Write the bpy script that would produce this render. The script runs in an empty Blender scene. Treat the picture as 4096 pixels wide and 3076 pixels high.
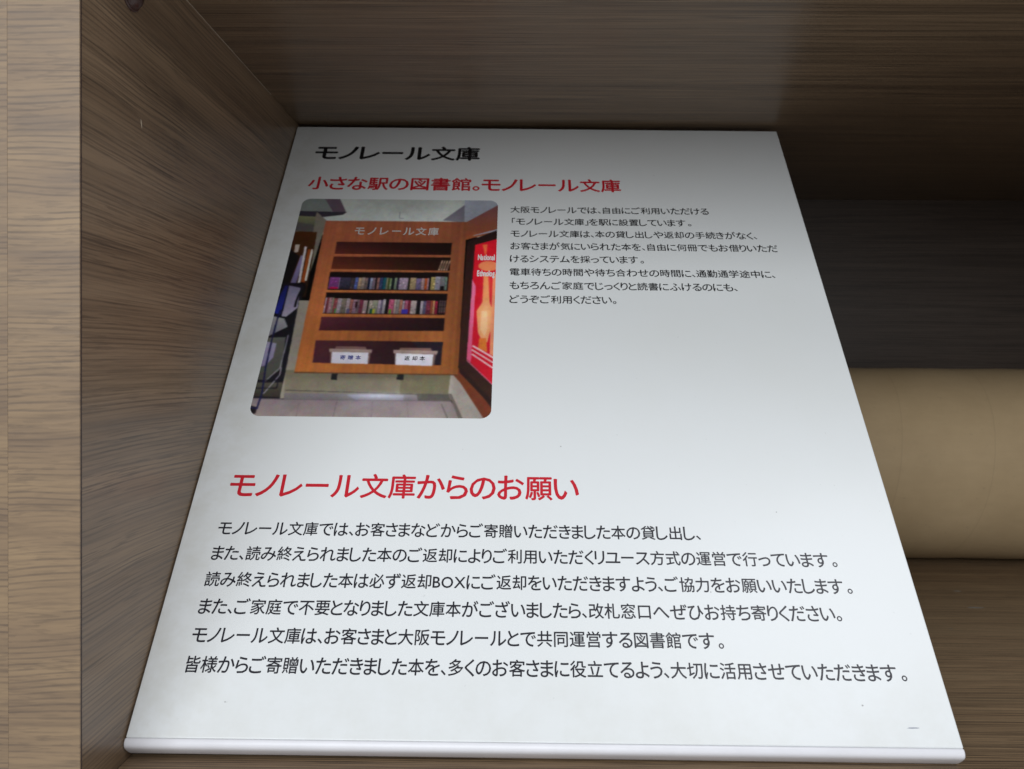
import bpy, bmesh, math, random
import numpy as np
from mathutils import Vector, Matrix

MM = 0.001
scene = bpy.context.scene
COL = scene.collection

# ------------------------------------------------------------------ camera
cam_d = bpy.data.cameras.new('camera')
cam = bpy.data.objects.new('camera', cam_d)
COL.objects.link(cam)
scene.camera = cam
yaw, pit, rol = -0.00878, -0.01474, 0.00739
cy, sy, cp, sp, cr, sr = math.cos(yaw), math.sin(yaw), math.cos(pit), math.sin(pit), math.cos(rol), math.sin(rol)
Ry = Matrix(((cy, -sy, 0), (sy, cy, 0), (0, 0, 1)))
Rp = Matrix(((1, 0, 0), (0, cp, sp), (0, -sp, cp)))
Rr = Matrix(((cr, 0, sr), (0, 1, 0), (-sr, 0, cr)))
Rw = Rr @ Rp @ Ry                      # world -> (right, forward, up)
right, fwd, up = Rw[0], Rw[1], Rw[2]
cam.matrix_world = Matrix(((right.x, up.x, -fwd.x, 0), (right.y, up.y, -fwd.y, 0), (right.z, up.z, -fwd.z, 0), (0, 0, 0, 1)))
cam_d.sensor_fit = 'HORIZONTAL'
cam_d.sensor_width = 36
cam_d.lens = 36 * 3200 / 4096
cam_d.clip_start = 0.01
cam_d.clip_end = 50
cam_d.dof.use_dof = True
cam_d.dof.focus_distance = 0.312
cam_d.dof.aperture_fstop = 25.0

# ------------------------------------------------------------------ world, lamps, exposure
world = bpy.data.worlds.new('World')
scene.world = world
world.use_nodes = True
bg = world.node_tree.nodes['Background']
bg.inputs['Color'].default_value = (0.95, 0.97, 1.0, 1)
bg.inputs['Strength'].default_value = 0.52

def area(name, loc, target, sx, sz, power, color):
    d = bpy.data.lights.new(name, 'AREA')
    d.shape = 'RECTANGLE'; d.size = sx; d.size_y = sz; d.energy = power; d.color = color
    o = bpy.data.objects.new(name, d); COL.objects.link(o)
    o.location = loc
    o.rotation_euler = (Vector(target) - Vector(loc)).to_track_quat('-Z', 'Y').to_euler()
    return o
area('ceiling_lamp', (0.75, -0.62, 1.35), (0.0, 0.30, -0.05), 0.9, 0.6, 6.5, (0.92, 0.94, 1.0))
area('low_soft_fill', (-0.40, -1.40, 0.56), (0.0, 0.33, 0.02), 1.6, 1.05, 21, (0.93, 0.97, 1.0))  # added broad fill behind the camera to brighten the upper board

scene.view_settings.view_transform = 'Standard'
scene.view_settings.look = 'None'
scene.view_settings.exposure = 0.0
scene.view_settings.gamma = 1.0
scene.render.film_transparent = False
scene.cycles.max_bounces = 8
scene.cycles.diffuse_bounces = 5

# ------------------------------------------------------------------ sizes in millimetres (camera at the origin, +Y into the shelf)
XL, XR = -132.48, 480.0
ZC, ZF = 146.29, -132.38
Y0, YB = 240.0, 672.4
T = 21.8

# ------------------------------------------------------------------ helpers
def srgb(c):
    return tuple((v / 255 / 12.92) if v / 255 <= 0.04045 else ((v / 255 + 0.055) / 1.055) ** 2.4 for v in c)

def mesh_obj(name, verts, faces, mats, parent=None, smooth=False, mat_idx=None):
    me = bpy.data.meshes.new(name)
    me.from_pydata([tuple(v) for v in verts], [], faces)
    me.update()
    for m in (mats if isinstance(mats, (list, tuple)) else [mats]):
        me.materials.append(m)
    if mat_idx is not None:
        me.polygons.foreach_set('material_index', mat_idx)
    if smooth:
        me.polygons.foreach_set('use_smooth', [True] * len(me.polygons))
    o = bpy.data.objects.new(name, me)
    COL.objects.link(o)
    if parent is not None:
        o.parent = parent
    return o

def bm_obj(name, bm, mats, parent=None, smooth=False):
    me = bpy.data.meshes.new(name)
    bmesh.ops.recalc_face_normals(bm, faces=bm.faces)
    bm.to_mesh(me); bm.free()
    for m in (mats if isinstance(mats, (list, tuple)) else [mats]):
        me.materials.append(m)
    if smooth:
        me.polygons.foreach_set('use_smooth', [True] * len(me.polygons))
    o = bpy.data.objects.new(name, me)
    COL.objects.link(o)
    if parent is not None:
        o.parent = parent
    return o

def box_bm(x0, x1, y0, y1, z0, z1, bevel=0.0, seg=2):
    bm = bmesh.new()
    bmesh.ops.create_cube(bm, size=1)
    for v in bm.verts:
        v.co = Vector(((x0 if v.co.x < 0 else x1) * MM, (y0 if v.co.y < 0 else y1) * MM, (z0 if v.co.z < 0 else z1) * MM))
    if bevel:
        bmesh.ops.bevel(bm, geom=list(bm.edges), offset=bevel * MM, segments=seg, affect='EDGES', profile=0.5)
    return bm

def empty(name, loc, label=None, cat=None):
    o = bpy.data.objects.new(name, None)
    o.empty_display_size = 0.05
    COL.objects.link(o); o.location = loc
    if label: o['label'] = label
    if cat: o['category'] = cat
    return o

# ------------------------------------------------------------------ materials
class NT:
    def __init__(s, name):
        s.m = bpy.data.materials.new(name); s.m.use_nodes = True
        s.t = s.m.node_tree; s.b = s.t.nodes['Principled BSDF']
    def n(s, typ, **kw):
        nd = s.t.nodes.new(typ)
        for k, v in kw.items():
            if k in nd.inputs.keys() and not hasattr(nd, k): nd.inputs[k].default_value = v
            else: setattr(nd, k, v)
        return nd
    def l(s, a, b): s.t.links.new(a, b)
    def ramp(s, fac, stops):
        r = s.n('ShaderNodeValToRGB'); e = r.color_ramp.elements
        while len(e) < len(stops): e.new(0.5)
        for el, (p, c) in zip(e, stops):
            el.position = p; el.color = (c[0], c[1], c[2], 1) if isinstance(c, tuple) else (c, c, c, 1)
        s.l(fac, r.inputs[0]); return r.outputs[0]
    def noise(s, vec, scale, detail=4, rough=0.6, dist=0.0):
        n = s.n('ShaderNodeTexNoise'); n.inputs['Scale'].default_value = scale
        n.inputs['Detail'].default_value = detail; n.inputs['Roughness'].default_value = rough
        n.inputs['Distortion'].default_value = dist
        s.l(vec, n.inputs['Vector']); return n.outputs['Fac']
    def mapping(s, vec, scale, loc=(0, 0, 0)):
        m = s.n('ShaderNodeMapping'); m.inputs['Scale'].default_value = scale; m.inputs['Location'].default_value = loc
        s.l(vec, m.inputs['Vector']); return m.outputs[0]
    def mix(s, fac, a, b, mode='MIX'):
        m = s.n('ShaderNodeMix', data_type='RGBA', blend_type=mode)
        if hasattr(fac, 'node'): s.l(fac, m.inputs[0])
        else: m.inputs[0].default_value = fac
        for x, i in ((a, 6), (b, 7)):
            if hasattr(x, 'node'): s.l(x, m.inputs[i])
            else: m.inputs[i].default_value = (x[0], x[1], x[2], 1)
        return m.outputs[2]
    def coord(s): return s.n('ShaderNodeTexCoord').outputs['Object']

def wood(name, axis, dark, mid, light, across=420., along=16., seed=0., fine=1.0, rough=0.34, contrast=1.0, wav=0.004, ticks=.35, pores=.6, spec=.4, la=2, period=1.7, rings=.7):
    """printed walnut laminate; axis = grain direction 0/1/2 in object space"""
    k = NT(name); co = k.coord()
    # slow sideways wander of the grain
    wn = k.n('ShaderNodeTexNoise'); wn.inputs['Scale'].default_value = 9; wn.inputs['Detail'].default_value = 2
    k.l(k.mapping(co, (1, 1, 1), (seed, seed, 0)), wn.inputs['Vector'])
    sub = k.n('ShaderNodeVectorMath', operation='SUBTRACT'); k.l(wn.outputs['Color'], sub.inputs[0]); sub.inputs[1].default_value = (.5, .5, .5)
    scl = k.n('ShaderNodeVectorMath', operation='SCALE'); k.l(sub.outputs[0], scl.inputs[0]); scl.inputs['Scale'].default_value = wav * 2
    add = k.n('ShaderNodeVectorMath', operation='ADD'); k.l(co, add.inputs[0]); k.l(scl.outputs[0], add.inputs[1])
    v = add.outputs[0]
    def sc(a, b):
        s = [b, b, b]; s[axis] = a; return tuple(s)
    n1 = k.noise(k.mapping(v, sc(along * .35, across * .22), (seed, seed * 2, seed)), 1, 3, .55)          # broad bands
    n2 = k.noise(k.mapping(v, sc(along, across), (seed * 3, 0, seed)), 1, 4, .6)                       # streaks
    n3 = k.noise(k.mapping(v, sc(along * 2.2, across * 2.3), (0, seed, seed * 5)), 1, 2, .5)             # fine pores
    n4 = k.noise(k.mapping(v, sc(along * 1.3, across * .9), (seed, 9, seed * 7)), 1, 2, .5)             # dark ticks
    base = k.mix(k.ramp(n1, [(.35, 0.0), (.68, 1.0)]), mid, light)
    st = k.ramp(n2, [(.36, 1.0), (.52, 0.0)])
    ms = k.n('ShaderNodeMath', operation='MULTIPLY'); k.l(st, ms.inputs[0]); ms.inputs[1].default_value = .62 * contrast
    c = k.mix(ms.outputs[0], base, dark)
    pr = k.ramp(n3, [(.36, 1.0), (.5, 0.0)])
    mp = k.n('ShaderNodeMath', operation='MULTIPLY'); k.l(pr, mp.inputs[0]); mp.inputs[1].default_value = .45 * fine
    c = k.mix(mp.outputs[0], c, dark)
    tk = k.ramp(n4, [(.29, 1.0), (.36, 0.0)])
    mt = k.n('ShaderNodeMath', operation='MULTIPLY'); k.l(tk, mt.inputs[0]); mt.inputs[1].default_value = ticks
    c = k.mix(mt.outputs[0], c, tuple(x * .75 for x in dark))
    # evenly spaced growth lines, fading in and out along their length
    sx = k.n('ShaderNodeSeparateXYZ'); k.l(v, sx.inputs[0])
    lw = k.noise(k.mapping(v, sc(along * .5, across * .10), (seed, 5, seed)), 1, 2, .5)
    ph_ = k.n('ShaderNodeMath', operation='MULTIPLY_ADD'); k.l(sx.outputs[la], ph_.inputs[0]); ph_.inputs[1].default_value = 6283.2 / period
    lm = k.n('ShaderNodeMath', operation='MULTIPLY'); k.l(lw, lm.inputs[0]); lm.inputs[1].default_value = 26
    k.l(lm.outputs[0], ph_.inputs[2])
    sn = k.n('ShaderNodeMath', operation='SINE'); k.l(ph_.outputs[0], sn.inputs[0])
    g1 = k.ramp(sn.outputs[0], [(.25, 0.0), (.95, 1.0)])
    g2 = k.ramp(k.noise(k.mapping(v, sc(along * 1.6, across * .5), (seed, seed, 11)), 1, 3, .6), [(.38, 0.0), (.60, 1.0)])
    gm = k.n('ShaderNodeMath', operation='MULTIPLY'); k.l(g1, gm.inputs[0]); k.l(g2, gm.inputs[1])
    gq = k.n('ShaderNodeMath', operation='MULTIPLY'); k.l(gm.outputs[0], gq.inputs[0]); gq.inputs[1].default_value = rings
    c = k.mix(gq.outputs[0], c, dark)
    # crisp hair-thin pores printed over the broad figure
    n5 = k.noise(k.mapping(v, sc(along * 4.5, across * 3.6), (seed * 2, seed, 4)), 1, 2, .5)
    n6 = k.noise(k.mapping(v, sc(along * 1.2, across * .35), (3, seed, seed)), 1, 2, .5)                 # where they crowd
    p5 = k.ramp(n5, [(.40, 1.0), (.455, 0.0)]); p6 = k.ramp(n6, [(.38, 1.0), (.62, .25)])
    m5 = k.n('ShaderNodeMath', operation='MULTIPLY'); k.l(p5, m5.inputs[0]); k.l(p6, m5.inputs[1])
    m6 = k.n('ShaderNodeMath', operation='MULTIPLY'); k.l(m5.outputs[0], m6.inputs[0]); m6.inputs[1].default_value = pores
    c = k.mix(m6.outputs[0], c, tuple(x * .8 for x in dark))
    # scuffs
    d = k.noise(k.mapping(co, (1, 1, 1), (seed, 3, 1)), 60, 5, .7)
    c = k.mix(k.ramp(d, [(.72, 0.0), (.86, .25)]), c, (.35, .33, .3))
    k.l(c, k.b.inputs['Base Color'])
    rr = k.n('ShaderNodeMath', operation='MULTIPLY_ADD'); k.l(n2, rr.inputs[0]); rr.inputs[1].default_value = .18; rr.inputs[2].default_value = rough - .1
    k.l(rr.outputs[0], k.b.inputs['Roughness'])
    k.b.inputs['Specular IOR Level'].default_value = spec
    b = k.n('ShaderNodeBump'); b.inputs['Strength'].default_value = .25; b.inputs['Distance'].default_value = .0002
    k.l(n3, b.inputs['Height']); k.l(b.outputs[0], k.b.inputs['Normal'])
    return k.m

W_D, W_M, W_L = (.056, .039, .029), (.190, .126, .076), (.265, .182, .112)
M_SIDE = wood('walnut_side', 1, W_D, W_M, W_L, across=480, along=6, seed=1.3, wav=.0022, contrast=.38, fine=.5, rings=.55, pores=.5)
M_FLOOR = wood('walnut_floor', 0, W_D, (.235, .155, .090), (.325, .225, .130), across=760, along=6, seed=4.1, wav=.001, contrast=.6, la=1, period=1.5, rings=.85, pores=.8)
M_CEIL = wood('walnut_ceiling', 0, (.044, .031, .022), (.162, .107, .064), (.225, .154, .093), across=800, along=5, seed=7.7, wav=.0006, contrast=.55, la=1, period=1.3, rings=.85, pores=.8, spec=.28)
M_BACK = wood('walnut_back_shaded', 0, (.028, .020, .015), (.058, .041, .031), (.072, .053, .041), across=420, along=5, seed=2.9, wav=.001, contrast=.6)  # same wood, colour darkened to hold the shade deep in the compartment
BD, BM, BLT = (.095, .072, .060), (.225, .156, .100), (.310, .216, .128)
M_BAND = wood('walnut_edge_banding', 0, BD, BM, BLT, across=330, along=28, seed=5.2, wav=.003, contrast=.4, fine=.3, ticks=.15, pores=.25, spec=.3, period=1.9, rings=.5)
M_FILL = wood('walnut_filler', 0, BD, BM, BLT, across=330, along=28, seed=11.4, wav=.003, contrast=.4, fine=.3, ticks=.15, pores=.25, spec=.3, period=1.9, rings=.5)

def plain(name, col, rough=.5, spec=.5, bump=0., bscale=400, var=0.):
    k = NT(name); co = k.coord()
    if var:
        n = k.noise(co, bscale * .2, 4, .6)
        c = k.mix(k.ramp(n, [(.3, 0.0), (.7, 1.0)]), tuple(x * (1 - var) for x in col), tuple(min(1, x * (1 + var)) for x in col))
        k.l(c, k.b.inputs['Base Color'])
    else:
        k.b.inputs['Base Color'].default_value = (*col, 1)
    k.b.inputs['Roughness'].default_value = rough
    k.b.inputs['Specular IOR Level'].default_value = spec
    if bump:
        n = k.noise(co, bscale, 3, .6)
        b = k.n('ShaderNodeBump'); b.inputs['Strength'].default_value = bump; b.inputs['Distance'].default_value = .0002
        k.l(n, b.inputs['Height']); k.l(b.outputs[0], k.b.inputs['Normal'])
    return k.m

M_GLUE = plain('dark_glue_line', (.035, .018, .018), .6)
M_CAP = plain('dark_brown_plastic', (.045, .018, .014), .3, .5, var=.1)
M_CHIP = plain('pale_chip', (.5, .42, .32), .8)
M_SMUDGE = plain('grey_smudge', (.22, .21, .19), .9, var=.3)
M_INK = plain('black_ink', (.006, .006, .008), .3, .4)
M_INK2 = plain('charcoal_ink', (.009, .009, .016), .3, .4)
M_RED = plain('red_ink', (.56, .012, .026), .3, .4)
M_SILVER = plain('silver_print', (.55, .52, .50), .45)
M_WHITEINK = plain('white_print', (.8, .74, .74), .45)
M_BLUEINK = plain('blue_print', (.035, .045, .24), .45)

# glossy printed board with handling dirt near its edges
def board_mat():
    k = NT('white_laminated_board'); co = k.coord()
    c = (.775, .80, .805)
    g = k.noise(co, 9, 5, .65)
    col = k.mix(k.ramp(g, [(.45, 0.0), (.8, .22)]), c, (.70, .71, .66))
    # specks and fibres
    s = k.noise(co, 520, 2, .5)
    col = k.mix(k.ramp(s, [(.73, 0.0), (.80, .35)]), col, (.45, .46, .46))
    # grime along the left and lower margins (object space: x across, y up the board)
    sep = k.n('ShaderNodeSeparateXYZ'); k.l(co, sep.inputs[0])
    def edge(sock, a, b):
        mr = k.n('ShaderNodeMapRange', interpolation_type='SMOOTHSTEP')
        mr.inputs['From Min'].default_value = a; mr.inputs['From Max'].default_value = b
        k.l(sock, mr.inputs['Value']); return mr.outputs[0]
    eL = edge(sep.outputs[0], .035, .0); eB = edge(sep.outputs[1], .045, .0)
    mx = k.n('ShaderNodeMath', operation='MULTIPLY'); k.l(eL, mx.inputs[0])
    gn = k.noise(co, 45, 4, .7); 
    rg = k.ramp(gn, [(.40, 0.0), (.75, .55)])
    k.l(rg, mx.inputs[1])
    col = k.mix(mx.outputs[0], col, (.56, .55, .47))
    mb = k.n('ShaderNodeMath', operation='MULTIPLY'); k.l(eB, mb.inputs[0]); k.l(rg, mb.inputs[1])
    col = k.mix(mb.outputs[0], col, (.68, .69, .66))
    k.l(col, k.b.inputs['Base Color'])
    k.b.inputs['Roughness'].default_value = .30
    k.b.inputs['Specular IOR Level'].default_value = .5
    n = k.noise(co, 900, 2, .5); n2 = k.noise(co, 30, 2, .5)
    b = k.n('ShaderNodeBump'); b.inputs['Strength'].default_value = .12; b.inputs['Distance'].default_value = .0001
    k.l(n, b.inputs['Height'])
    b2 = k.n('ShaderNodeBump'); b2.inputs['Strength'].default_value = .15; b2.inputs['Distance'].default_value = .0006
    k.l(n2, b2.inputs['Height']); k.l(b.outputs[0], b2.inputs['Normal']); k.l(b2.outputs[0], k.b.inputs['Normal'])
    return k.m
M_BOARD = board_mat()
M_RIM = plain('white_plastic_trim', (.80, .80, .84), .28, .5, bump=.05, var=.03)

def photo_mat():
    k = NT('printed_photograph')
    a = k.n('ShaderNodeAttribute'); a.attribute_name = 'print'
    k.l(a.outputs['Color'], k.b.inputs['Base Color'])
    k.b.inputs['Roughness'].default_value = .38
    k.b.inputs['Specular IOR Level'].default_value = .5
    return k.m
M_PHOTO = photo_mat()

def kraft():
    k = NT('kraft_paper_tube'); co = k.coord()
    sep = k.n('ShaderNodeSeparateXYZ'); k.l(co, sep.inputs[0])
    n1 = k.noise(co, 14, 5, .65); n2 = k.noise(k.mapping(co, (60, 260, 260)), 1, 3, .6); n3 = k.noise(co, 260, 4, .7)
    c = k.mix(k.ramp(n1, [(.3, 0.0), (.7, 1.0)]), (.38, .275, .155), (.46, .34, .200))
    c = k.mix(k.ramp(n2, [(.35, .08), (.6, 0.0)]), c, (.28, .21, .12))
    c = k.mix(k.ramp(n3, [(.62, 0.0), (.78, .35)]), c, (.22, .17, .11))
    # lap seams of the winding: thin lines at a shallow helix
    at = k.n('ShaderNodeMath', operation='ARCTAN2'); k.l(sep.outputs[2], at.inputs[0]); k.l(sep.outputs[1], at.inputs[1])
    h = k.n('ShaderNodeMath', operation='MULTIPLY_ADD'); k.l(at.outputs[0], h.inputs[0]); h.inputs[1].default_value = .0096; 
    k.l(sep.outputs[0], h.inputs[2])
    ad = k.n('ShaderNodeMath', operation='ADD'); k.l(h.outputs[0], ad.inputs[0]); ad.inputs[1].default_value = 1.0 + SEAM
    m = k.n('ShaderNodeMath', operation='MODULO'); k.l(ad.outputs[0], m.inputs[0]); m.inputs[1].default_value = .0603
    d = k.n('ShaderNodeMath', operation='SUBTRACT'); k.l(m.outputs[0], d.inputs[0]); d.inputs[1].default_value = .030
    ab = k.n('ShaderNodeMath', operation='ABSOLUTE'); k.l(d.outputs[0], ab.inputs[0])
    mr = k.n('ShaderNodeMapRange'); mr.inputs['From Min'].default_value = .0; mr.inputs['From Max'].default_value = .0005
    mr.inputs['To Min'].default_value = 1; mr.inputs['To Max'].default_value = 0
    k.l(ab.outputs[0], mr.inputs['Value'])
    sm = k.n('ShaderNodeMath', operation='MULTIPLY'); k.l(mr.outputs[0], sm.inputs[0]); sm.inputs[1].default_value = .15
    c = k.mix(sm.outputs[0], c, (.14, .10, .06))
    k.l(c, k.b.inputs['Base Color'])
    k.b.inputs['Roughness'].default_value = .6; k.b.inputs['Specular IOR Level'].default_value = .3
    b = k.n('ShaderNodeBump'); b.inputs['Strength'].default_value = .3; b.inputs['Distance'].default_value = .0003; b.invert = True
    k.l(mr.outputs[0], b.inputs['Height'])
    b2 = k.n('ShaderNodeBump'); b2.inputs['Strength'].default_value = .2; b2.inputs['Distance'].default_value = .0003
    k.l(n3, b2.inputs['Height']); k.l(b.outputs[0], b2.inputs['Normal']); k.l(b2.outputs[0], k.b.inputs['Normal'])
    return k.m
SEAM = 0.018
M_TUBE = kraft()
M_CORE = plain('grey_board_core', (.30, .24, .16), .8, .2, var=.1)

# ------------------------------------------------------------------ the bookshelf compartment
shelf = empty('wooden_bookshelf', (0, 0, 0), 'dark walnut laminate bookshelf compartment around the leaning white sign', 'bookshelf')
ZT, ZB = ZC + T, ZF - T
side = bm_obj('side_panel', box_bm(XL - T, XL, Y0 + 1.0, YB + 6, ZB - 60, ZT + 60), M_SIDE, shelf)
bm_obj('glue_line', box_bm(XL - T + .2, XL + .12, Y0 + .62, Y0 + 1.05, ZB - 60, ZT + 60), M_GLUE, side)
bm_obj('edge_banding', box_bm(XL - T, XL + .05, Y0, Y0 + .65, ZB - 60, ZT + 60, .12), M_BAND, side)
fil = bm_obj('filler_panel', box_bm(XL - T - 90, XL - T - .05, Y0 + 1.0, YB + 6, ZB - 60, ZT + 60), M_SIDE, shelf)
bm_obj('edge_banding', box_bm(XL - T - 90, XL - T - .02, Y0 + .02, Y0 + 1.05, ZB - 60, ZT + 60, .02), M_FILL, fil)
bm_obj('side_panel', box_bm(XR, XR + T, Y0, YB + 6, ZB - 60, ZT + 60, .4), M_SIDE, shelf)
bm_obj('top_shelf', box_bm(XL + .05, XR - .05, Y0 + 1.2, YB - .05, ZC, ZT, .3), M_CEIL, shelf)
bm_obj('bottom_shelf', box_bm(XL + .05, XR - .05, Y0 + 1.2, YB - .05, ZB, ZF, .3), M_FLOOR, shelf)
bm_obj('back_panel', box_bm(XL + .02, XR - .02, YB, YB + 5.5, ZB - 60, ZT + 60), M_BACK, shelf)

# round-headed screw cap on the left panel: dome on a thin flange
def lathe(profile, seg=40):
    """profile of (height along +X, radius), closed at the tip"""
    vs, fs = [], []
    for h, r in profile:
        for i in range(seg):
            a = 2 * math.pi * i / seg
            vs.append((h * MM, r * math.cos(a) * MM, r * math.sin(a) * MM))
    for j in range(len(profile) - 1):
        for i in range(seg):
            a, b = j * seg + i, j * seg + (i + 1) % seg
            fs.append((a, b, b + seg, a + seg))
    return vs, fs
prof = [(0, 6.4), (.5, 6.4), (.8, 6.1), (.8, 5.6)] + [(.8 + 3.1 * math.sin(t), 5.5 * math.cos(t)) for t in [i * math.pi / 2 / 10 for i in range(10)]] + [(3.9, .02)]
vs, fs = lathe(prof)
cap = mesh_obj('screw_cap', vs, fs, M_CAP, side, smooth=True)
cap.location = (XL * MM, .2715, .1280)

# pale chip in the laminate of the left panel, grey smudge on the bottom shelf
def blob(name, cx, cy, rx, ry, thick, frame, mat, parent, seed, n=14):
    rnd = random.Random(seed); vs = []; fs = []
    for t in (0, thick):
        for i in range(n):
            a = 2 * math.pi * i / n; k = rnd.uniform(.75, 1.15) if t == 0 else None
            if t == 0: vs.append((cx + rx * k * math.cos(a), cy + ry * k * math.sin(a), 0))
            else:
                p = vs[i]; vs.append((cx + (p[0] - cx) * .8, cy + (p[1] - cy) * .8, thick))
    fs.append(tuple(range(n, 2 * n)))
    for i in range(n): fs.append((i, (i + 1) % n, n + (i + 1) % n, n + i))
    return mesh_obj(name, [tuple(frame(*v)) for v in vs], fs, mat, parent)
bm_obj('worn_edge', box_bm(XL, XL + .16, 300, 425, ZC - .14, ZC), M_CHIP, side)
blob('chip', 0, 0, .38, 1.5, .05, lambda a, b, c: Vector((XL + c, 279.4 + a + b * .25, 85.9 - b)) * MM, M_CHIP, side, 3)

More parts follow.
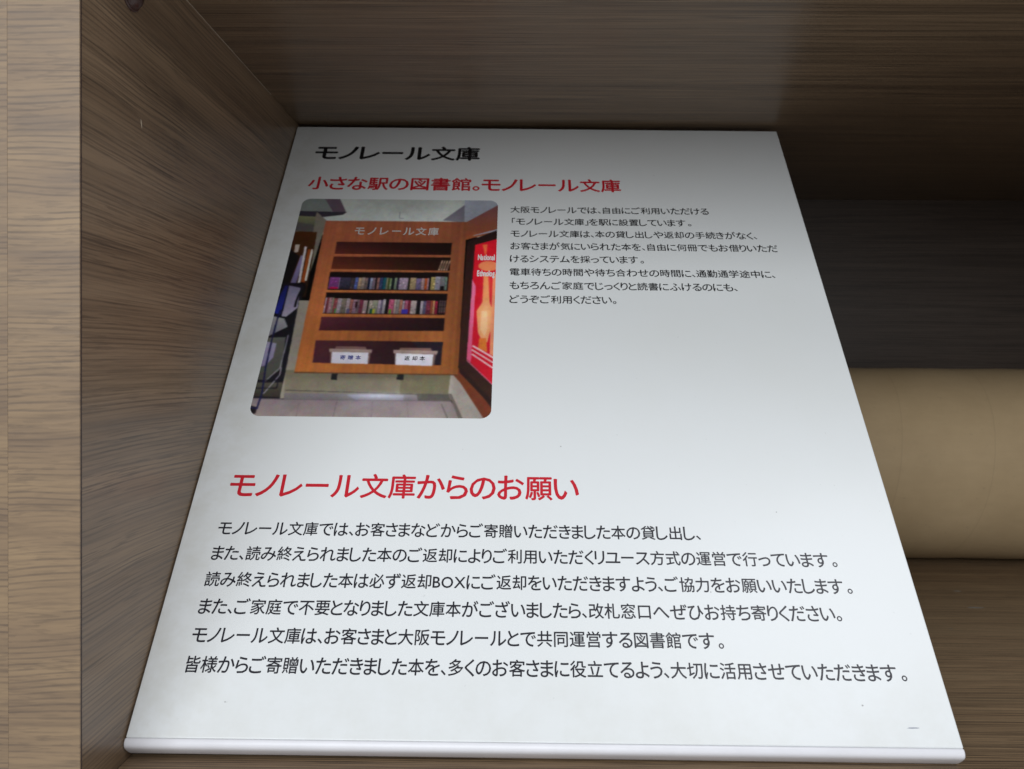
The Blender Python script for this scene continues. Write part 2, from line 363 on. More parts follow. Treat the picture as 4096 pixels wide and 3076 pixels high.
# shapes of the printed photograph, in millimetres from its top-left corner, with print colours
PAINT = [
    ('P', [(-12.6, -5.1), (113.9, -7.3), (114.5, 29.5), (-6.4, 28.4)], (184, 190, 184), (206, 212, 210)),
    ('P', [(-2.4, -1.9), (11.0, -2.1), (18.2, 10.3), (-0.8, 10.5)], (118, 126, 124), (128, 134, 130)),
    ('P', [(11.0, -2.1), (19.4, -2.3), (25.5, 11.4), (17.9, 10.5)], (98, 82, 95), None),
    ('P', [(-2.0, 10.0), (25.4, 10.6), (23.8, 12.8), (12.6, 14.9), (-1.7, 14.7)], (56, 52, 62), None),
    ('P', [(-0.8, 13.9), (12.2, 14.7), (12.5, 21.7), (-0.5, 18.9)], (128, 132, 96), (96, 96, 80)),
    ('P', [(-1.6, 18.6), (12.8, 21.7), (12.2, 26.7), (-1.4, 25.9)], (88, 84, 82), None),
    ('P', [(9.1, 10.5), (15.7, 17.7), (13.8, 46.3), (11.6, 73.5), (7.0, 73.6), (10.6, 52.3)], (128, 122, 110), None),
    ('P', [(-2.5, 26.0), (11.8, 26.5), (13.6, 73.5), (-4.0, 73.7)], (74, 40, 18), (40, 24, 14)),
    ('P', [(-0.8, 38.8), (5.5, 45.1), (3.3, 67.4), (-2.1, 67.5)], (18, 16, 18), None),
    ('P', [(6.2, 44.0), (8.2, 45.0), (7.0, 66.4), (4.0, 66.4)], (140, 128, 165), (110, 100, 140)),
    ('P', [(9.1, 39.7), (10.7, 39.7), (11.5, 66.3), (9.5, 66.3)], (150, 72, 28), None),
    ('P', [(7.0, 37.4), (8.3, 37.8), (9.3, 66.3), (8.0, 66.4)], (205, 200, 205), None),
    ('P', [(10.8, 39.5), (11.9, 39.7), (12.2, 62.3), (11.1, 62.3)], (215, 212, 205), None),
    ('P', [(1.9, 36.1), (4.4, 36.1), (4.4, 41.9), (2.3, 42.0)], (190, 175, 165), None),
    ('P', [(-2.2, 64.0), (12.1, 63.8), (11.7, 81.4), (11.0, 99.7), (13.6, 136.1), (-2.0, 136.3), (-2.3, 88.9)], (20, 20, 28), (26, 26, 34)),
    ('P', [(4.0, 65.6), (9.9, 67.2), (10.7, 80.6), (6.3, 86.5), (3.9, 86.2)], (120, 116, 142), (168, 160, 182)),
    ('P', [(1.9, 65.7), (3.6, 65.6), (3.5, 76.6), (3.1, 85.2), (-0.3, 84.0), (0.6, 72.5)], (26, 30, 92), (34, 44, 150)),
    ('P', [(-0.8, 86.1), (5.5, 87.6), (8.1, 92.9), (-0.9, 99.5), (-1.0, 92.1)], (160, 160, 165), (120, 118, 128)),
    ('P', [(8.3, 99.4), (9.8, 118.5), (3.4, 125.4), (-1.4, 125.5), (-2.0, 99.9)], (98, 98, 92), (72, 72, 66)),
    ('P', [(-0.6, 102.2), (4.7, 103.3), (4.6, 111.9), (2.1, 116.8), (-1.0, 117.5)], (160, 152, 182), (128, 120, 150)),
    ('P', [(-0.6, 126.5), (11.8, 126.4), (13.1, 134.7), (-1.3, 134.2)], (84, 82, 70), (54, 50, 44)),
    ('L', [(9.3, 98.2), (9.1, 117.8), (3.8, 125.6)], 0.46, (150, 146, 158)),
    ('L', [(9.6, 117.8), (9.6, 122.1), (4.3, 132.8)], 0.46, (165, 160, 172)),
    ('L', [(-0.3, 125.2), (11.6, 125.1)], 0.49, (18, 18, 24)),
    ('L', [(-1.7, 129.8), (9.6, 129.6), (9.5, 126.4)], 0.46, (18, 18, 26)),
    ('P', [(10.7, 75.7), (16.5, 75.6), (18.2, 120.5), (12.5, 120.6), (14.0, 135.4), (12.1, 135.4), (11.9, 117.7)], (148, 140, 128), (160, 150, 136)),
    ('P', [(11.9, 119.2), (92.6, 118.1), (89.6, 135.1), (13.9, 136.1)], (128, 120, 98), (142, 134, 118)),
    ('P', [(65.2, 120.6), (89.3, 120.3), (88.2, 131.7), (66.0, 132.0)], (118, 112, 88), None),
    ('L', [(14.0, 130.7), (73.6, 132.2), (87.7, 132.0)], 0.46, (86, 80, 74)),
    ('P', [(13.8, 132.3), (88.0, 132.5), (89.1, 136.0), (13.8, 135.8)], (128, 120, 124), (112, 106, 108)),
    ('P', [(41.6, 132.6), (67.8, 132.8), (67.8, 135.8), (46.5, 135.7)], (150, 146, 158), (132, 128, 140)),
    ('P', [(73.6, 131.9), (88.0, 131.8), (89.6, 136.0), (74.5, 135.9)], (86, 82, 76), None),
    ('P', [(-3.9, 135.3), (14.1, 135.6), (89.3, 135.7), (96.9, 148.5), (-2.1, 148.4)], (132, 118, 122), (146, 134, 130)),
    ('L', [(38.1, 136.1), (37.5, 146.6)], 0.27, (104, 92, 96)),
    ('L', [(21.4, 136.0), (21.1, 146.8)], 0.22, (116, 104, 108)),
    ('L', [(54.1, 135.9), (54.6, 146.4)], 0.22, (116, 104, 108)),
    ('L', [(69.5, 135.9), (71.2, 146.2)], 0.22, (116, 104, 108)),
    ('L', [(85.2, 137.6), (88.8, 146.0)], 0.52, (98, 90, 88)),
    ('L', [(-3.8, 135.7), (14.1, 135.8), (89.3, 135.8)], 0.28, (104, 94, 98)),
    ('P', [(88.4, 120.3), (92.8, 122.4), (106.8, 147.7), (96.3, 147.9), (87.9, 131.0)], (176, 168, 158), (160, 150, 142)),
    ('P', [(88.2, 131.7), (89.4, 131.7), (96.3, 147.9), (94.2, 147.9)], (104, 98, 92), None),
    ('P', [(89.3, 115.2), (96.1, 119.5), (109.9, 141.0), (108.4, 148.4), (105.6, 147.1), (93.0, 125.3), (89.0, 120.3)], (128, 62, 34), (112, 54, 34)),
    ('P', [(78.1, 16.5), (89.4, 3.9), (90.2, 18.0)], (108, 104, 116), (126, 122, 132)),
    ('P', [(89.2, -0.9), (109.5, -1.3), (108.5, 3.4), (91.4, 17.4), (89.9, 17.1)], (166, 170, 184), (150, 154, 166)),
    ('P', [(91.3, 17.4), (109.6, 2.1), (109.5, 24.1), (91.4, 31.4)], (120, 78, 84), (150, 78, 44)),
    ('P', [(94.7, 28.1), (109.5, 22.1), (109.5, 23.7), (95.6, 28.2)], (160, 160, 182), None),
    ('P', [(92.1, 32.5), (110.2, 22.3), (112.8, 147.1), (91.7, 115.3)], (38, 20, 20), (60, 34, 28)),
    ('P', [(96.3, 35.1), (109.6, 29.7), (111.8, 130.7), (95.4, 111.5)], (208, 22, 40), (212, 24, 48)),
    ('P', [(95.9, 60.0), (97.8, 65.0), (97.4, 113.7), (95.3, 111.5)], (232, 120, 160), (226, 90, 130)),
    ('P', [(100.3, 35.0), (102.9, 34.4), (102.4, 42.5), (101.7, 42.5)], (224, 100, 60), None),
    ('E', [(103.8, 50.5), (5.2, 3.6)], (226, 128, 84)),
    ('P', [(101.5, 55.9), (103.7, 55.9), (105.1, 75.6), (106.5, 80.3), (106.1, 93.2), (104.7, 101.3), (102.4, 101.3), (100.0, 95.1), (98.8, 81.4), (101.5, 75.6)], (232, 138, 84), (240, 166, 110)),
    ('P', [(101.2, 81.3), (104.0, 81.3), (104.6, 92.4), (103.4, 97.8), (101.0, 93.3)], (246, 190, 140), None),
    ('P', [(100.8, 98.7), (104.1, 98.7), (104.9, 107.4), (100.4, 104.9)], (226, 120, 50), None),
    ('P', [(106.2, 55.8), (110.2, 55.8), (111.4, 111.7), (106.0, 108.3)], (236, 140, 100), (238, 150, 110)),
    ('L', [(98.0, 103.6), (110.0, 112.1)], 0.95, (244, 214, 214)),
    ('L', [(97.7, 106.0), (110.1, 115.2)], 0.81, (240, 205, 208)),
    ('L', [(97.8, 108.6), (110.2, 118.6)], 0.81, (240, 205, 208)),
    ('L', [(95.5, 112.3), (110.4, 129.1)], 0.45, (236, 120, 150)),
    ('P', [(91.9, 115.5), (109.8, 137.6), (109.9, 141.0), (92.4, 119.5)], (44, 26, 24), None),
    ('P', [(15.1, 17.6), (91.6, 17.5), (91.3, 37.3), (91.7, 115.3), (91.6, 120.6), (16.0, 120.2)], (160, 88, 50), (178, 104, 42)),
    ('P', [(23.4, 33.9), (84.1, 33.9), (83.9, 42.8), (23.5, 42.8)], (48, 22, 22), (72, 32, 26)),
    ('P', [(23.3, 44.8), (84.0, 44.6), (84.0, 54.2), (23.4, 53.8)], (58, 26, 20), (78, 36, 24)),
    ('P', [(23.1, 55.9), (83.9, 55.5), (83.8, 68.1), (23.5, 68.3)], (22, 12, 14), None),
    ('P', [(23.4, 70.1), (83.9, 70.1), (83.4, 84.2), (23.7, 84.1)], (20, 10, 12), None),
    ('P', [(23.4, 86.4), (83.5, 86.4), (83.5, 94.5), (23.5, 95.0)], (66, 30, 38), (54, 24, 30)),
    ('P', [(22.9, 101.1), (83.6, 101.3), (83.5, 115.4), (23.6, 114.7)], (62, 30, 36), (52, 26, 34)),
    ('P', [(68.9, 101.3), (83.6, 101.3), (83.5, 115.1), (80.1, 115.0)], (34, 26, 36), None),
    ('L', [(23.8, 43.3), (84.1, 43.5)], 0.65, (190, 104, 56)),
    ('L', [(23.5, 54.4), (84.3, 54.7)], 0.65, (180, 108, 56)),
    ('L', [(23.3, 68.9), (84.0, 69.2)], 0.65, (186, 112, 50)),
    ('L', [(23.7, 84.9), (83.7, 85.4)], 0.7, (188, 112, 46)),
    ('P', [(33.0, 104.6), (47.2, 104.8), (47.9, 106.5), (32.9, 106.4)], (128, 96, 90), None),
    ('P', [(30.1, 106.2), (50.5, 106.5), (50.4, 108.7), (30.5, 108.3)], (176, 150, 142), (150, 128, 122)),
    ('P', [(30.9, 108.3), (50.0, 108.4), (50.0, 114.9), (31.8, 114.6)], (120, 92, 86), None),
    ('P', [(31.7, 108.1), (49.0, 108.4), (49.3, 115.1), (32.3, 114.9)], (226, 222, 232), (210, 206, 220)),
    ('P', [(63.5, 105.1), (78.1, 105.2), (78.9, 106.9), (63.3, 106.6)], (128, 98, 90), None),
    ('P', [(60.5, 106.5), (81.6, 106.9), (81.2, 109.2), (60.8, 108.6)], (176, 152, 142), (150, 128, 122)),
    ('P', [(61.2, 108.6), (80.8, 109.0), (80.4, 115.5), (62.1, 115.4)], (110, 88, 84), None),
    ('P', [(61.9, 108.5), (79.6, 109.1), (79.5, 115.9), (62.3, 115.4)], (226, 222, 230), (212, 208, 220)),
    ('P', [(33.5, 121.0), (36.1, 120.9), (36.3, 124.6), (33.6, 124.4)], (16, 18, 24), None),
    ('P', [(63.8, 120.9), (66.8, 120.9), (66.8, 124.2), (63.7, 124.0)], (16, 18, 24), None),
    ('P', [(16.0, 120.2), (91.6, 120.6), (91.6, 121.2), (16.1, 120.8)], (96, 58, 34), None),
    ('P', [(-1.4, 139.0), (2.8, 140.3), (2.9, 143.7), (-0.1, 144.1)], (24, 22, 26), None),
    ('L', [(2.6, 82.4), (2.2, 87.2), (2.0, 101.4), (2.3, 117.9), (3.5, 132.8), (2.9, 141.0), (-0.5, 140.5)], 0.78, (24, 26, 66)),
    ('L', [(10.5, 68.9), (9.8, 72.3), (9.3, 76.5), (9.3, 79.8)], 1.0, (14, 14, 18)),
    ('L', [(8.0, 64.5), (10.4, 63.8), (12.2, 66.6), (11.4, 72.3)], 1.2, (14, 12, 14)),
    ('L', [(54.4, 10.1), (54.6, 15.0), (57.1, 15.2)], 0.33, (120, 124, 134)),
]

# ------------------------------------------------------------------ the leaning information board
BW, BL_, BT = 282.71, 338.87, 7.5
UX, UY = 0.98215, 0.98338        # layout units of the print -> millimetres on the board
ax = Vector((0.99998, 0.00454, -0.00376)).normalized()
av = Vector((0.00022, 0.60911, 0.79309)); av = (av - ax * ax.dot(av)).normalized()
nn = ax.cross(av).normalized()
P0 = Vector((-132.10, 267.36, -124.22))
board = empty('information_board', (0, 0, 0), 'white printed Japanese notice board leaning inside the wooden shelf', 'sign')
board.matrix_world = Matrix(((ax.x, av.x, nn.x, P0.x * MM), (ax.y, av.y, nn.y, P0.y * MM), (ax.z, av.z, nn.z, P0.z * MM), (0, 0, 0, 1)))
# board-local millimetres: x across, y up the board, z out of its face
bm_obj('panel', box_bm(0, BW, 0, BL_, -BT, 0, .45, 3), M_BOARD, board)

# half-round trim along the foot of the board
rim_prof = [(a * .88, b) for a, b in [(-.06, -.3), (-.08, 0), (-.22, .16), (-.7, .22), (-1.6, .16), (-2.5, -.15), (-3.1, -.6), (-3.5, -1.3), (-3.7, -2.1), (-3.8, -3.1), (-3.9, -4.2), (-3.95, -5.4), (-3.95, -6.6), (-3.8, -7.3), (-3.3, -7.5), (-.06, -7.5)]]
ends = [(-.25, .55), (-.22, .78), (-.05, .93), (.45, 1.0), (BW - .6, 1.0), (BW - .1, .93), (BW + .06, .78), (BW + .1, .55)]
cy_ = sum(p[0] for p in rim_prof) / len(rim_prof); cz_ = sum(p[1] for p in rim_prof) / len(rim_prof)
vs = []; fs = []; n = len(rim_prof)
for x, k in ends:
    for (y, z) in rim_prof:
        vs.append(((x) * MM, (cy_ + (y - cy_) * k) * MM, (cz_ + (z - cz_) * k) * MM))
for j in range(len(ends) - 1):
    for i in range(n):
        fs.append((j * n + i, j * n + (i + 1) % n, (j + 1) * n + (i + 1) % n, (j + 1) * n + i))
fs.append(tuple(range(n))); fs.append(tuple(reversed(range((len(ends) - 1) * n, len(ends) * n))))
bm = bmesh.new()
bv = [bm.verts.new(v) for v in vs]
for f in fs: bm.faces.new([bv[i] for i in f])
bm_obj('edge_trim', bm, M_RIM, board, smooth=True)

# ---- lettering: flat print, one mesh per line
_cache = {}
def glyph(ch):
    if ch in _cache: return _cache[ch]
    c = bpy.data.curves.new('glyph', 'FONT'); c.body = ch; c.resolution_u = 3
    o = bpy.data.objects.new('glyph', c); COL.objects.link(o)
    me = o.to_mesh()
    vs = [(v.co.x, v.co.y) for v in me.vertices]; fs = [tuple(p.vertices) for p in me.polygons]
    o.to_mesh_clear(); bpy.data.objects.remove(o); bpy.data.curves.remove(c)
    _cache[ch] = (vs, fs); return vs, fs

def line(text, x0, x1, ymid, em, mat, name, bold=0., parent=None, z=.035, gap=.085, ybase=.38, pitch=None):
    parent = parent or board
    V, F = [], []; pen = 0.; prev = ''
    for ch in text:
        vs, fs = glyph(ch)
        if 0x3041 <= ord(ch) <= 0x30fa: vs = [(.5 + (v[0] - .5) * 1.1, .38 + (v[1] - .38) * 1.1) for v in vs]     # large-faced kana
        lo = min(v[0] for v in vs); hi = max(v[0] for v in vs)
        w = hi - lo
        if pitch: off = pen - lo + (1 - w) / 2; adv = pitch
        elif ord(ch) >= 0x4e00: off = pen; adv = 1.0       # kanji sit on the full square
        else:
            lead = .15 if ch == '。' and prev == 'す' else 0.
            off = pen - lo + lead + gap / 2; adv = w + gap + lead + (.04 if ch in '、。' else 0)
            if ch in 'ーノレ': adv += .05
        b = len(V)
        V += [(v[0] + off, v[1]) for v in vs]; F += [tuple(i + b for i in f) for f in fs]
        pen += adv; prev = ch
    mn = min(v[0] for v in V); mx = max(v[0] for v in V)
    s = (x1 - x0) / (mx - mn)
    x0 += bold * s; s *= (x1 - x0 - bold * s) / (x1 - x0)
    base_v, base_f = V, F; V, F = [], []
    offs = [(0, 0)] if bold == 0 else [(-bold, 0), (bold, 0), (0, -bold), (0, bold)]      # heavier weight: strokes widened all round
    for q, (dx, dy) in enumerate(offs):
        b = len(V)
        V += [(((v[0] - mn + dx) * s + x0) * MM * UX, (ymid + (v[1] + dy - ybase) * em) * MM * UY, (z + q * .004) * MM) for v in base_v]
        F += [tuple(i + b for i in f) for f in base_f]
    print('line', text[:8], 'x scale/em %.3f' % (s / em), len(F))
    return mesh_obj(name, V, F, mat, parent)

line('モノレール文庫', 14.6, 110.3, 320.1, 13.2, M_INK, 'heading', .028)
line('小さな駅の図書館。モノレール文庫', 15.0, 190.5, 292.8, 11.5, M_RED, 'subheading', .022)
para = ['大阪モノレールでは、自由にご利用いただける', '「モノレール文庫」を駅に設置しています。', 'モノレール文庫は、本の貸し出しや返却の手続きがなく、',
        'お客さまが気にいられた本を、自由に何冊でもお借りいただ', 'けるシステムを採っています。', '電車待ちの時間や待ち合わせの時間に、通勤通学途中に、',
        'もちろんご家庭でじっくりと読書にふけるのにも、', 'どうぞご利用ください。']
px = [(129.05, 237.2), (129.9, 226.5), (129.3, 260.15), (129.3, 269.6), (129.2, 198.5), (129.3, 264.6), (129.3, 243.9), (129.3, 182.4)]
for i, (t, (a, b)) in enumerate(zip(para, px)):
    line(t, a, b, 272.2 - 9.46 * i, 5.6, M_INK, 'text_line', .013)
line('モノレール文庫からのお願い', 14.0, 159.6, 99.4, 12.2, M_RED, 'subheading', .016)
body = ['モノレール文庫では、お客さまなどからご寄贈いただきました本の貸し出し、',
        'また、読み終えられました本のご返却によりご利用いただくリユース方式の運営で行っています。',
        '読み終えられました本は必ず返却BOXにご返却をいただきますよう、ご協力をお願いいたします。',
        'また、ご家庭で不要となりました文庫本がございましたら、改札窓口へぜひお持ち寄りください。',
        'モノレール文庫は、お客さまと大阪モノレールとで共同運営する図書館です。',
        '皆様からご寄贈いただきました本を、多くのお客さまに役立てるよう、大切に活用させていただきます。']
bx = [(13.7, 207.8), (13.65, 260.0), (13.6, 263.3), (13.9, 256.7), (14.1, 210.7), (14.4, 275.0)]
for i, (t, (a, b)) in enumerate(zip(body, bx)):
    line(t, a, b, 79.5 - 10.87 * i, 6.4, M_INK2, 'text_line', .013)

# ---- the printed photograph, painted as a fine coloured mesh
PW, PH, PX, PY = 107.75, 145.3, 14.4, 279.4      # size and top-left corner on the board
K = 3; SS = 2
GW, GH = int(PW * K), int(PH * K)
W2, H2 = GW * SS, GH * SS
img = np.zeros((H2, W2, 3)); rng = np.random.default_rng(5)
S_ = K * SS
def fill(mask_box, inside, c0, c1):
    y0, y1, x0, x1 = mask_box
    c0 = np.array(c0, float)
    if c1 is None: img[y0:y1, x0:x1][inside] = c0
    else:
        t = np.linspace(0, 1, y1 - y0)[:, None, None]
        g = np.broadcast_to(c0 * (1 - t) + np.array(c1, float) * t, (y1 - y0, x1 - x0, 3))
        img[y0:y1, x0:x1][inside] = g[inside]
def poly(pts, c0, c1=None):
    p = np.array(pts, float) * S_
    x0, x1 = int(max(0, p[:, 0].min())), int(min(W2, p[:, 0].max() + 2)); y0, y1 = int(max(0, p[:, 1].min())), int(min(H2, p[:, 1].max() + 2))
    if x1 <= x0 or y1 <= y0: return
    X, Y = np.meshgrid(np.arange(x0, x1) + .5, np.arange(y0, y1) + .5)
    ins = np.zeros(X.shape, bool)
    for i in range(len(p)):
        (ax_, ay_), (bx_, by_) = p[i], p[(i + 1) % len(p)]
        if ay_ == by_: continue
        cond = ((ay_ > Y) != (by_ > Y)) & (X < (bx_ - ax_) * (Y - ay_) / (by_ - ay_) + ax_)
        ins ^= cond
    fill((y0, y1, x0, x1), ins, c0, c1)
def stroke(pts, w, c):
    for (a, b) in zip(pts[:-1], pts[1:]):
        a = np.array(a, float); b = np.array(b, float); d = b - a; L = np.hypot(*d) or 1; d /= L; nrm = np.array([-d[1], d[0]]) * w / 2
        a = a - d * w * .3; b = b + d * w * .3
        poly([a + nrm, b + nrm, b - nrm, a - nrm], c)
for e in PAINT:
    if e[0] == 'P': poly(e[1], e[2], e[3])
    elif e[0] == 'L': stroke(e[1], e[2], e[3])
    else:
        (cx_, cy2), (rx, ry) = e[1]
        poly([(cx_ + rx * math.cos(t), cy2 + ry * math.sin(t)) for t in np.linspace(0, 2 * math.pi, 24, endpoint=False)], e[2])
# rows of paperbacks on the third and fourth shelves
row3 = [(170, 330, (128, 66, 128)), (330, 347, (160, 140, 170)), (347, 520, (48, 44, 60)), (520, 590, (70, 56, 62)), (590, 645, (84, 96, 160)), (645, 700, (176, 146, 120)), (700, 760, (150, 132, 124)),
        (760, 810, (120, 100, 98)), (810, 840, (22, 26, 58)), (840, 885, (146, 146, 172)), (885, 930, (128, 104, 116)), (930, 952, (18, 12, 14)), (952, 1000, (164, 112, 104)), (1000, 1050, (56, 66, 104)),
        (1050, 1105, (26, 84, 100)), (1105, 1140, (140, 136, 110)), (1140, 1165, (80, 92, 40)), (1165, 1200, (128, 146, 112)), (1200, 1240, (22, 26, 34)), (1240, 1285, (130, 142, 122)), (1285, 1315, (54, 40, 66)),
        (1315, 1470, (168, 148, 166)), (1470, 1495, (24, 26, 14)), (1495, 1600, (168, 144, 112)), (1600, 1680, (118, 102, 140)), (1680, 1740, (168, 136, 138)), (1740, 1780, (178, 76, 30)), (1780, 1812, (170, 130, 140)),
        (1812, 1836, (24, 26, 26)), (1836, 1910, (170, 152, 96)), (1910, 2000, (150, 144, 156)), (2000, 2070, (120, 116, 120)), (2070, 2110, (120, 146, 130))]
r1 = random.Random(8)
def books(rows, xa, xb, ma, mb, base, topf):
    for a, b, c in rows:
        x0 = ma + (a - xa) / (xb - xa) * (mb - ma); x1 = ma + (b - xa) / (xb - xa) * (mb - ma)
        t = topf((x0 + x1) / 2) + r1.uniform(-.25, .25)
        ln = .25 if x0 < (ma + mb) / 2 else 0.0
        poly([(x0, t), (x1, t), (x1 - ln * 0, base), (x0, base)], c, tuple(v * .8 for v in c))
        for _ in range(max(2, int((x1 - x0) * 3))):
            yy = r1.uniform(t + .4, base - .8); xx = r1.uniform(x0, x1 - .2); k = r1.choice((.55, .7, 1.25, 1.4))
            poly([(xx, yy), (xx + r1.uniform(.3, .8), yy), (xx + .5, yy + r1.uniform(.3, .9)), (xx, yy + .6)], tuple(min(255, v * k) for v in c))
        poly([(x1 - .16, t), (x1, t), (x1, base), (x1 - .16, base)], tuple(v * .45 for v in c))
books(row3, 170, 2110, 23.7, 83.4, 67.7, lambda x: 59.6 if x < 76 else 58.4)
poly([(24.6, 66.3), (28.7, 66.4), (28.6, 67.6), (24.5, 67.6)], (170, 20, 70))
poly([(80.0, 65.0), (81.9, 65.0), (81.9, 68.2), (80.0, 68.2)], (12, 10, 12))
row4 = []
x = 90
spec = [(28, (176, 148, 168)), (34, (120, 50, 56)), (60, (176, 130, 140)), (26, (150, 156, 130)), (60, (150, 76, 80)), (70, (176, 160, 168)), (80, (136, 122, 108)), (60, (178, 158, 164)), (50, (176, 110, 100)),
        (60, (170, 130, 150)), (50, (120, 100, 106)), (60, (130, 56, 76)), (70, (176, 150, 150)), (22, (30, 34, 20)), (60, (178, 164, 150)), (90, (150, 148, 130)), (50, (176, 160, 176)), (30, (120, 110, 140)), (50, (174, 164, 170)),
        (50, (20, 16, 20)), (90, (186, 90, 120)), (40, (176, 156, 150)), (50, (150, 136, 136)), (50, (166, 110, 90)), (30, (178, 168, 178)), (60, (170, 90, 116)), (40, (120, 30, 46)), (100, (178, 162, 158)),
        (60, (20, 18, 22)), (50, (170, 156, 166)), (50, (86, 80, 110)), (70, (120, 50, 70)), (40, (150, 70, 50)), (30, (220, 160, 96)), (50, (140, 30, 60))]
for w_, c_ in spec:
    row4.append((x, x + w_, c_)); x += w_
books(row4, 90, 2090, 23.6, 83.5, 83.9, lambda q: 73.4 + .0 * q + (1.6 * (q - 23.6) / 22 if q < 45 else 1.6) - (.5 if 53 < q < 62 else 0))
x_end = 23.6 + (x - 90) / 2000 * 59.9
poly([(x_end, 74.4), (83.4, 74.4), (83.2, 84), (x_end, 84)], (14, 8, 10))
for i in range(3):
    for j in range(9):
        xx = x_end + .6 + i * (83.0 - x_end) / 3; yy = 75.0 + j * .95
        poly([(xx, yy), (xx + .9, yy), (xx + .8, yy + .45), (xx, yy + .45)], (150, 120, 122) if j < 8 else (190, 100, 110))
for (a, b, c) in ((46.3, 1.3, (30, 76, 60)), (47.6, 1.3, (176, 168, 40)), (55.6, 1.4, (90, 130, 50)), (62.0, 3.2, (64, 50, 150)), (29.0, .8, (70, 120, 60)), (35.0, 1.5, (96, 84, 120))):
    poly([(a, 80.8), (a + b, 80.8), (a + b, 83.9), (a, 83.9)], c)
poly([(38.9, 76.2), (39.9, 76.2), (39.8, 80.2), (38.9, 80.2)], (40, 16, 20))
# four leaning paperbacks on the second shelf
for i in range(4):
    o_ = 78.0 + i * 1.3
    poly([(o_, 54.0), (o_ + 1.6, 46.8), (o_ + 2.3, 46.9), (o_ + .9, 54.1)], (196, 160, 130) if i % 2 == 0 else (170, 140, 120))
    poly([(o_ + .5, 53.0), (o_ + 1.4, 49.0), (o_ + 1.7, 49.0), (o_ + .8, 53.0)], (70, 50, 44))
# wood grain of the bookcase, uneven printing, JPEG-like mottling
gx = np.linspace(0, 1, W2)
stripe = rng.normal(0, 1, W2); stripe = np.convolve(stripe, np.ones(9) / 9, 'same') * 3
orange = (img[:, :, 0] > img[:, :, 2] * 2.2) & (img[:, :, 0] > 150) & (img[:, :, 0] < 212) & (img[:, :, 1] > 70)
Xm, Ym = np.meshgrid((np.arange(W2) + .5) / S_, (np.arange(H2) + .5) / S_)
brown = (img[:, :, 0] > 40) & (img[:, :, 0] < 92) & (img[:, :, 1] < 46) & (Xm > 18) & (Xm < 86) & (Ym > 34) & (Ym < 120)
img = np.where(brown[:, :, None], img * np.clip(1.45 - 1.0 * (Xm - 22) / 62, .4, 1.5)[:, :, None], img)
wood_ = orange & (Xm > 12) & (Xm < 92)
img = np.where(wood_[:, :, None], img * (1.12 - .22 * (Xm - 15) / 70)[:, :, None] * np.array([.97, .98, 1.2]), img)
def glow(cx_, cy_g, rx, ry, col, a):
    global img
    g = a * np.exp(-((Xm - cx_) / rx) ** 2 - ((Ym - cy_g) / ry) ** 2)[:, :, None]
    img = img * (1 - g) + np.array(col, float) * g
glow(56, 133.2, 12, 1.5, (214, 216, 236), .75)
glow(52, 138, 14, 4, (170, 160, 172), .35)
glow(103.5, 84, 2.6, 9, (255, 208, 160), .55)
glow(104, 64, 1.6, 8, (250, 170, 110), .4)
glow(53, 122, 30, 2.0, (70, 64, 56), .35)
glow(92, 90, 3, 40, (60, 26, 18), .25)
img += (orange * stripe[None, :] * 4.0)[:, :, None] * np.array([1, .7, .3])
img = img.reshape(GH, SS, GW, SS, 3).mean((1, 3))
def soft(a):
    b = a.copy()
    b[1:-1, 1:-1] = (a[1:-1, 1:-1] * 2 + a[:-2, 1:-1] + a[2:, 1:-1] + a[1:-1, :-2] + a[1:-1, 2:]) / 6
    return b
def cloud(step, ch=1):
    g = rng.normal(0, 1, (GH // step + 3, GW // step + 3, ch))
    ys = np.arange(GH) / step; xs = np.arange(GW) / step
    yi = ys.astype(int); xi = xs.astype(int); fy = (ys - yi)[:, None, None]; fx = (xs - xi)[None, :, None]
    fy = fy * fy * (3 - 2 * fy); fx = fx * fx * (3 - 2 * fx)
    return ((g[yi][:, xi] * (1 - fx) + g[yi][:, xi + 1] * fx) * (1 - fy) + (g[yi + 1][:, xi] * (1 - fx) + g[yi + 1][:, xi + 1] * fx) * fy)
for _ in range(2): img = soft(img)
img = img * (1 + .06 * cloud(60) + .02 * cloud(14) + .012 * cloud(5)) + cloud(7, 3) * 1.5 + cloud(3, 3) * 1.8 + rng.normal(0, 2.5, img.shape)
img = np.clip(img, 0, 255) / 255
GAIN = 1.15
lin = np.where(img <= .04045, img / 12.92, ((img + .055) / 1.055) ** 2.4) * GAIN
# grid of cells clipped to a rounded rectangle
rc = 4.6
def inside(x, y):
    dx = max(rc - x, x - (PW - rc), 0); dy = max(rc - y, y - (PH - rc), 0)
    return dx * dx + dy * dy <= rc * rc
vid = -np.ones((GH + 1, GW + 1), int); V = []; F = []; CI = []
def vert(i, j):
    if vid[i, j] < 0:
        x_ = j / GW * PW; y_ = i / GH * PH
        # pull corner vertices onto the rounded outline
        cx_ = min(max(x_, rc), PW - rc); cy_2 = min(max(y_, rc), PH - rc)
        d_ = math.hypot(x_ - cx_, y_ - cy_2)
        if d_ > rc: x_ = cx_ + (x_ - cx_) * rc / d_; y_ = cy_2 + (y_ - cy_2) * rc / d_
        vid[i, j] = len(V); V.append(((PX + x_) * MM * UX, (PY - y_) * MM * UY, .03 * MM))
    return int(vid[i, j])
for i in range(GH):
    edge_row = i < rc * K + 2 or i > GH - rc * K - 2
    for j in range(GW):
        if edge_row and not inside((j + .5) / GW * PW, (i + .5) / GH * PH): continue
        F.append((vert(i, j), vert(i + 1, j), vert(i + 1, j + 1), vert(i, j + 1))); CI.append(i * GW + j)
ph = mesh_obj('printed_photo', V, F, M_PHOTO, board)
at = ph.data.color_attributes.new('print', 'FLOAT_COLOR', 'CORNER')
cols = lin.reshape(-1, 3)[np.array(CI)]
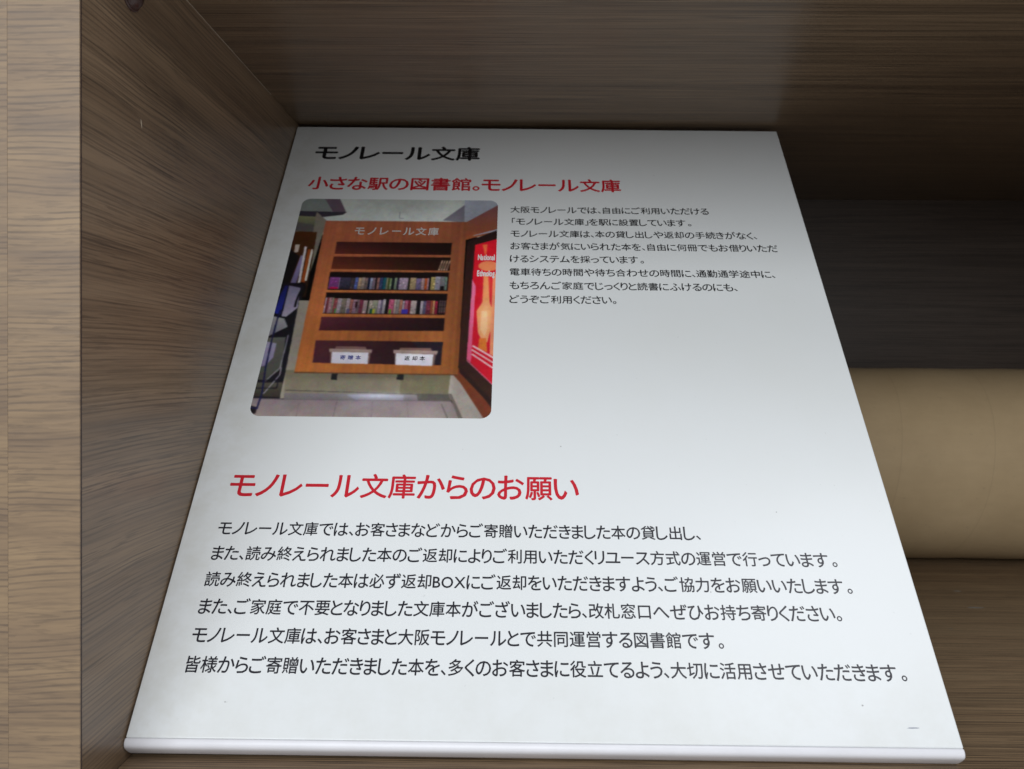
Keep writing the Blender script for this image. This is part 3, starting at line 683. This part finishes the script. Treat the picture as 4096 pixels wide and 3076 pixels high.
cols = np.concatenate([cols, np.ones((len(cols), 1))], 1)
at.data.foreach_set('color', np.repeat(cols, 4, axis=0).astype(np.float32).ravel())
# lettering seen inside the photograph
def pline(text, x0, x1, ym, em, mat, bold, ybase=.38, pitch=None):
    return line(text, PX + x0, PX + x1, PY - ym, em, mat, 'sign_lettering', bold, parent=ph, z=.06, ybase=ybase, pitch=pitch)
pline('モノレール文庫', 31.8, 76.5, 25.3, 6.4, M_SILVER, .02, pitch=1.12)
pline('National', 98.2, 106.9, 44.2, 5.6, M_WHITEINK, .05, ybase=.36)
pline('Ethnolog', 98.2, 107.1, 56.1, 5.6, M_WHITEINK, .05, ybase=.30)
pline('寄贈本', 36.0, 45.8, 111.6, 2.8, M_BLUEINK, .02, pitch=1.35)
pline('返却本', 66.2, 75.9, 111.7, 2.8, M_INK2, .02, pitch=1.35)

# small marks on the board face
blob('scuff', 267.5, 6.3, 2.2, .22, .02, lambda a, b, c: Vector((a, b, c + .015)) * MM, plain('scuff_grey', (.34, .36, .42), .6), board, 5)
for i, (a, b, r) in enumerate(((252, 13.5, .35), (205, 54, .3), (31, 12, .3), (236, 88, .3), (150, 118, .35))):
    blob('speck', a, b, r, r * .8, .02, lambda p, q, c: Vector((p, q, c + .015)) * MM, plain('speck_grey', (.42, .42, .42), .8), board, 20 + i, n=9)

# ------------------------------------------------------------------ the kraft paper tube lying at the back of the compartment
TR_, TY = 68.9, 591.0
X0, X1 = -40.0, 372.0
tube = empty('cardboard_tube', (0, TY * MM, (ZF + TR_) * MM), 'thick brown kraft cardboard tube lying on the shelf behind the sign', 'cardboard tube')
tube.rotation_euler = (0, 0, -0.004)
prof = [(X0, 60.2), (X0, 68.1), (X0 + .8, TR_)] + [(X0 + 6 + i * (X1 - X0 - 12) / 24, TR_ + .22 * math.sin(i * 1.7)) for i in range(25)] + [(X1 - 2.4, TR_), (X1 - .8, 68.5), (X1, 67.0), (X1, 60.2)]
vs, fs = lathe(prof, 128)
mesh_obj('tube_wall', vs, fs, M_TUBE, tube, smooth=True)
prof = [(X1 - .05, 60.2), (X1 - .05, 58.0), (X0 + .05, 58.0), (X0 + .05, 60.2)]
vs, fs = lathe(prof, 96)
mesh_obj('inner_core', vs, fs, M_CORE, tube, smooth=False)

# smudge and crumbs on the bottom shelf
bs = [o for o in shelf.children if o.name.startswith('bottom_shelf')][0]
for i, (x_, y_, rx, ry) in enumerate(((262, 458, 5.0, 1.3), (271, 493, 2.6, 1.0), (227, 419, .7, .7))):
    blob('smudge', 0, 0, rx, ry, .03, lambda a, b, c, x_=x_, y_=y_: Vector((x_ + a, y_ + b, ZF + c)) * MM, M_SMUDGE, bs, 40 + i)
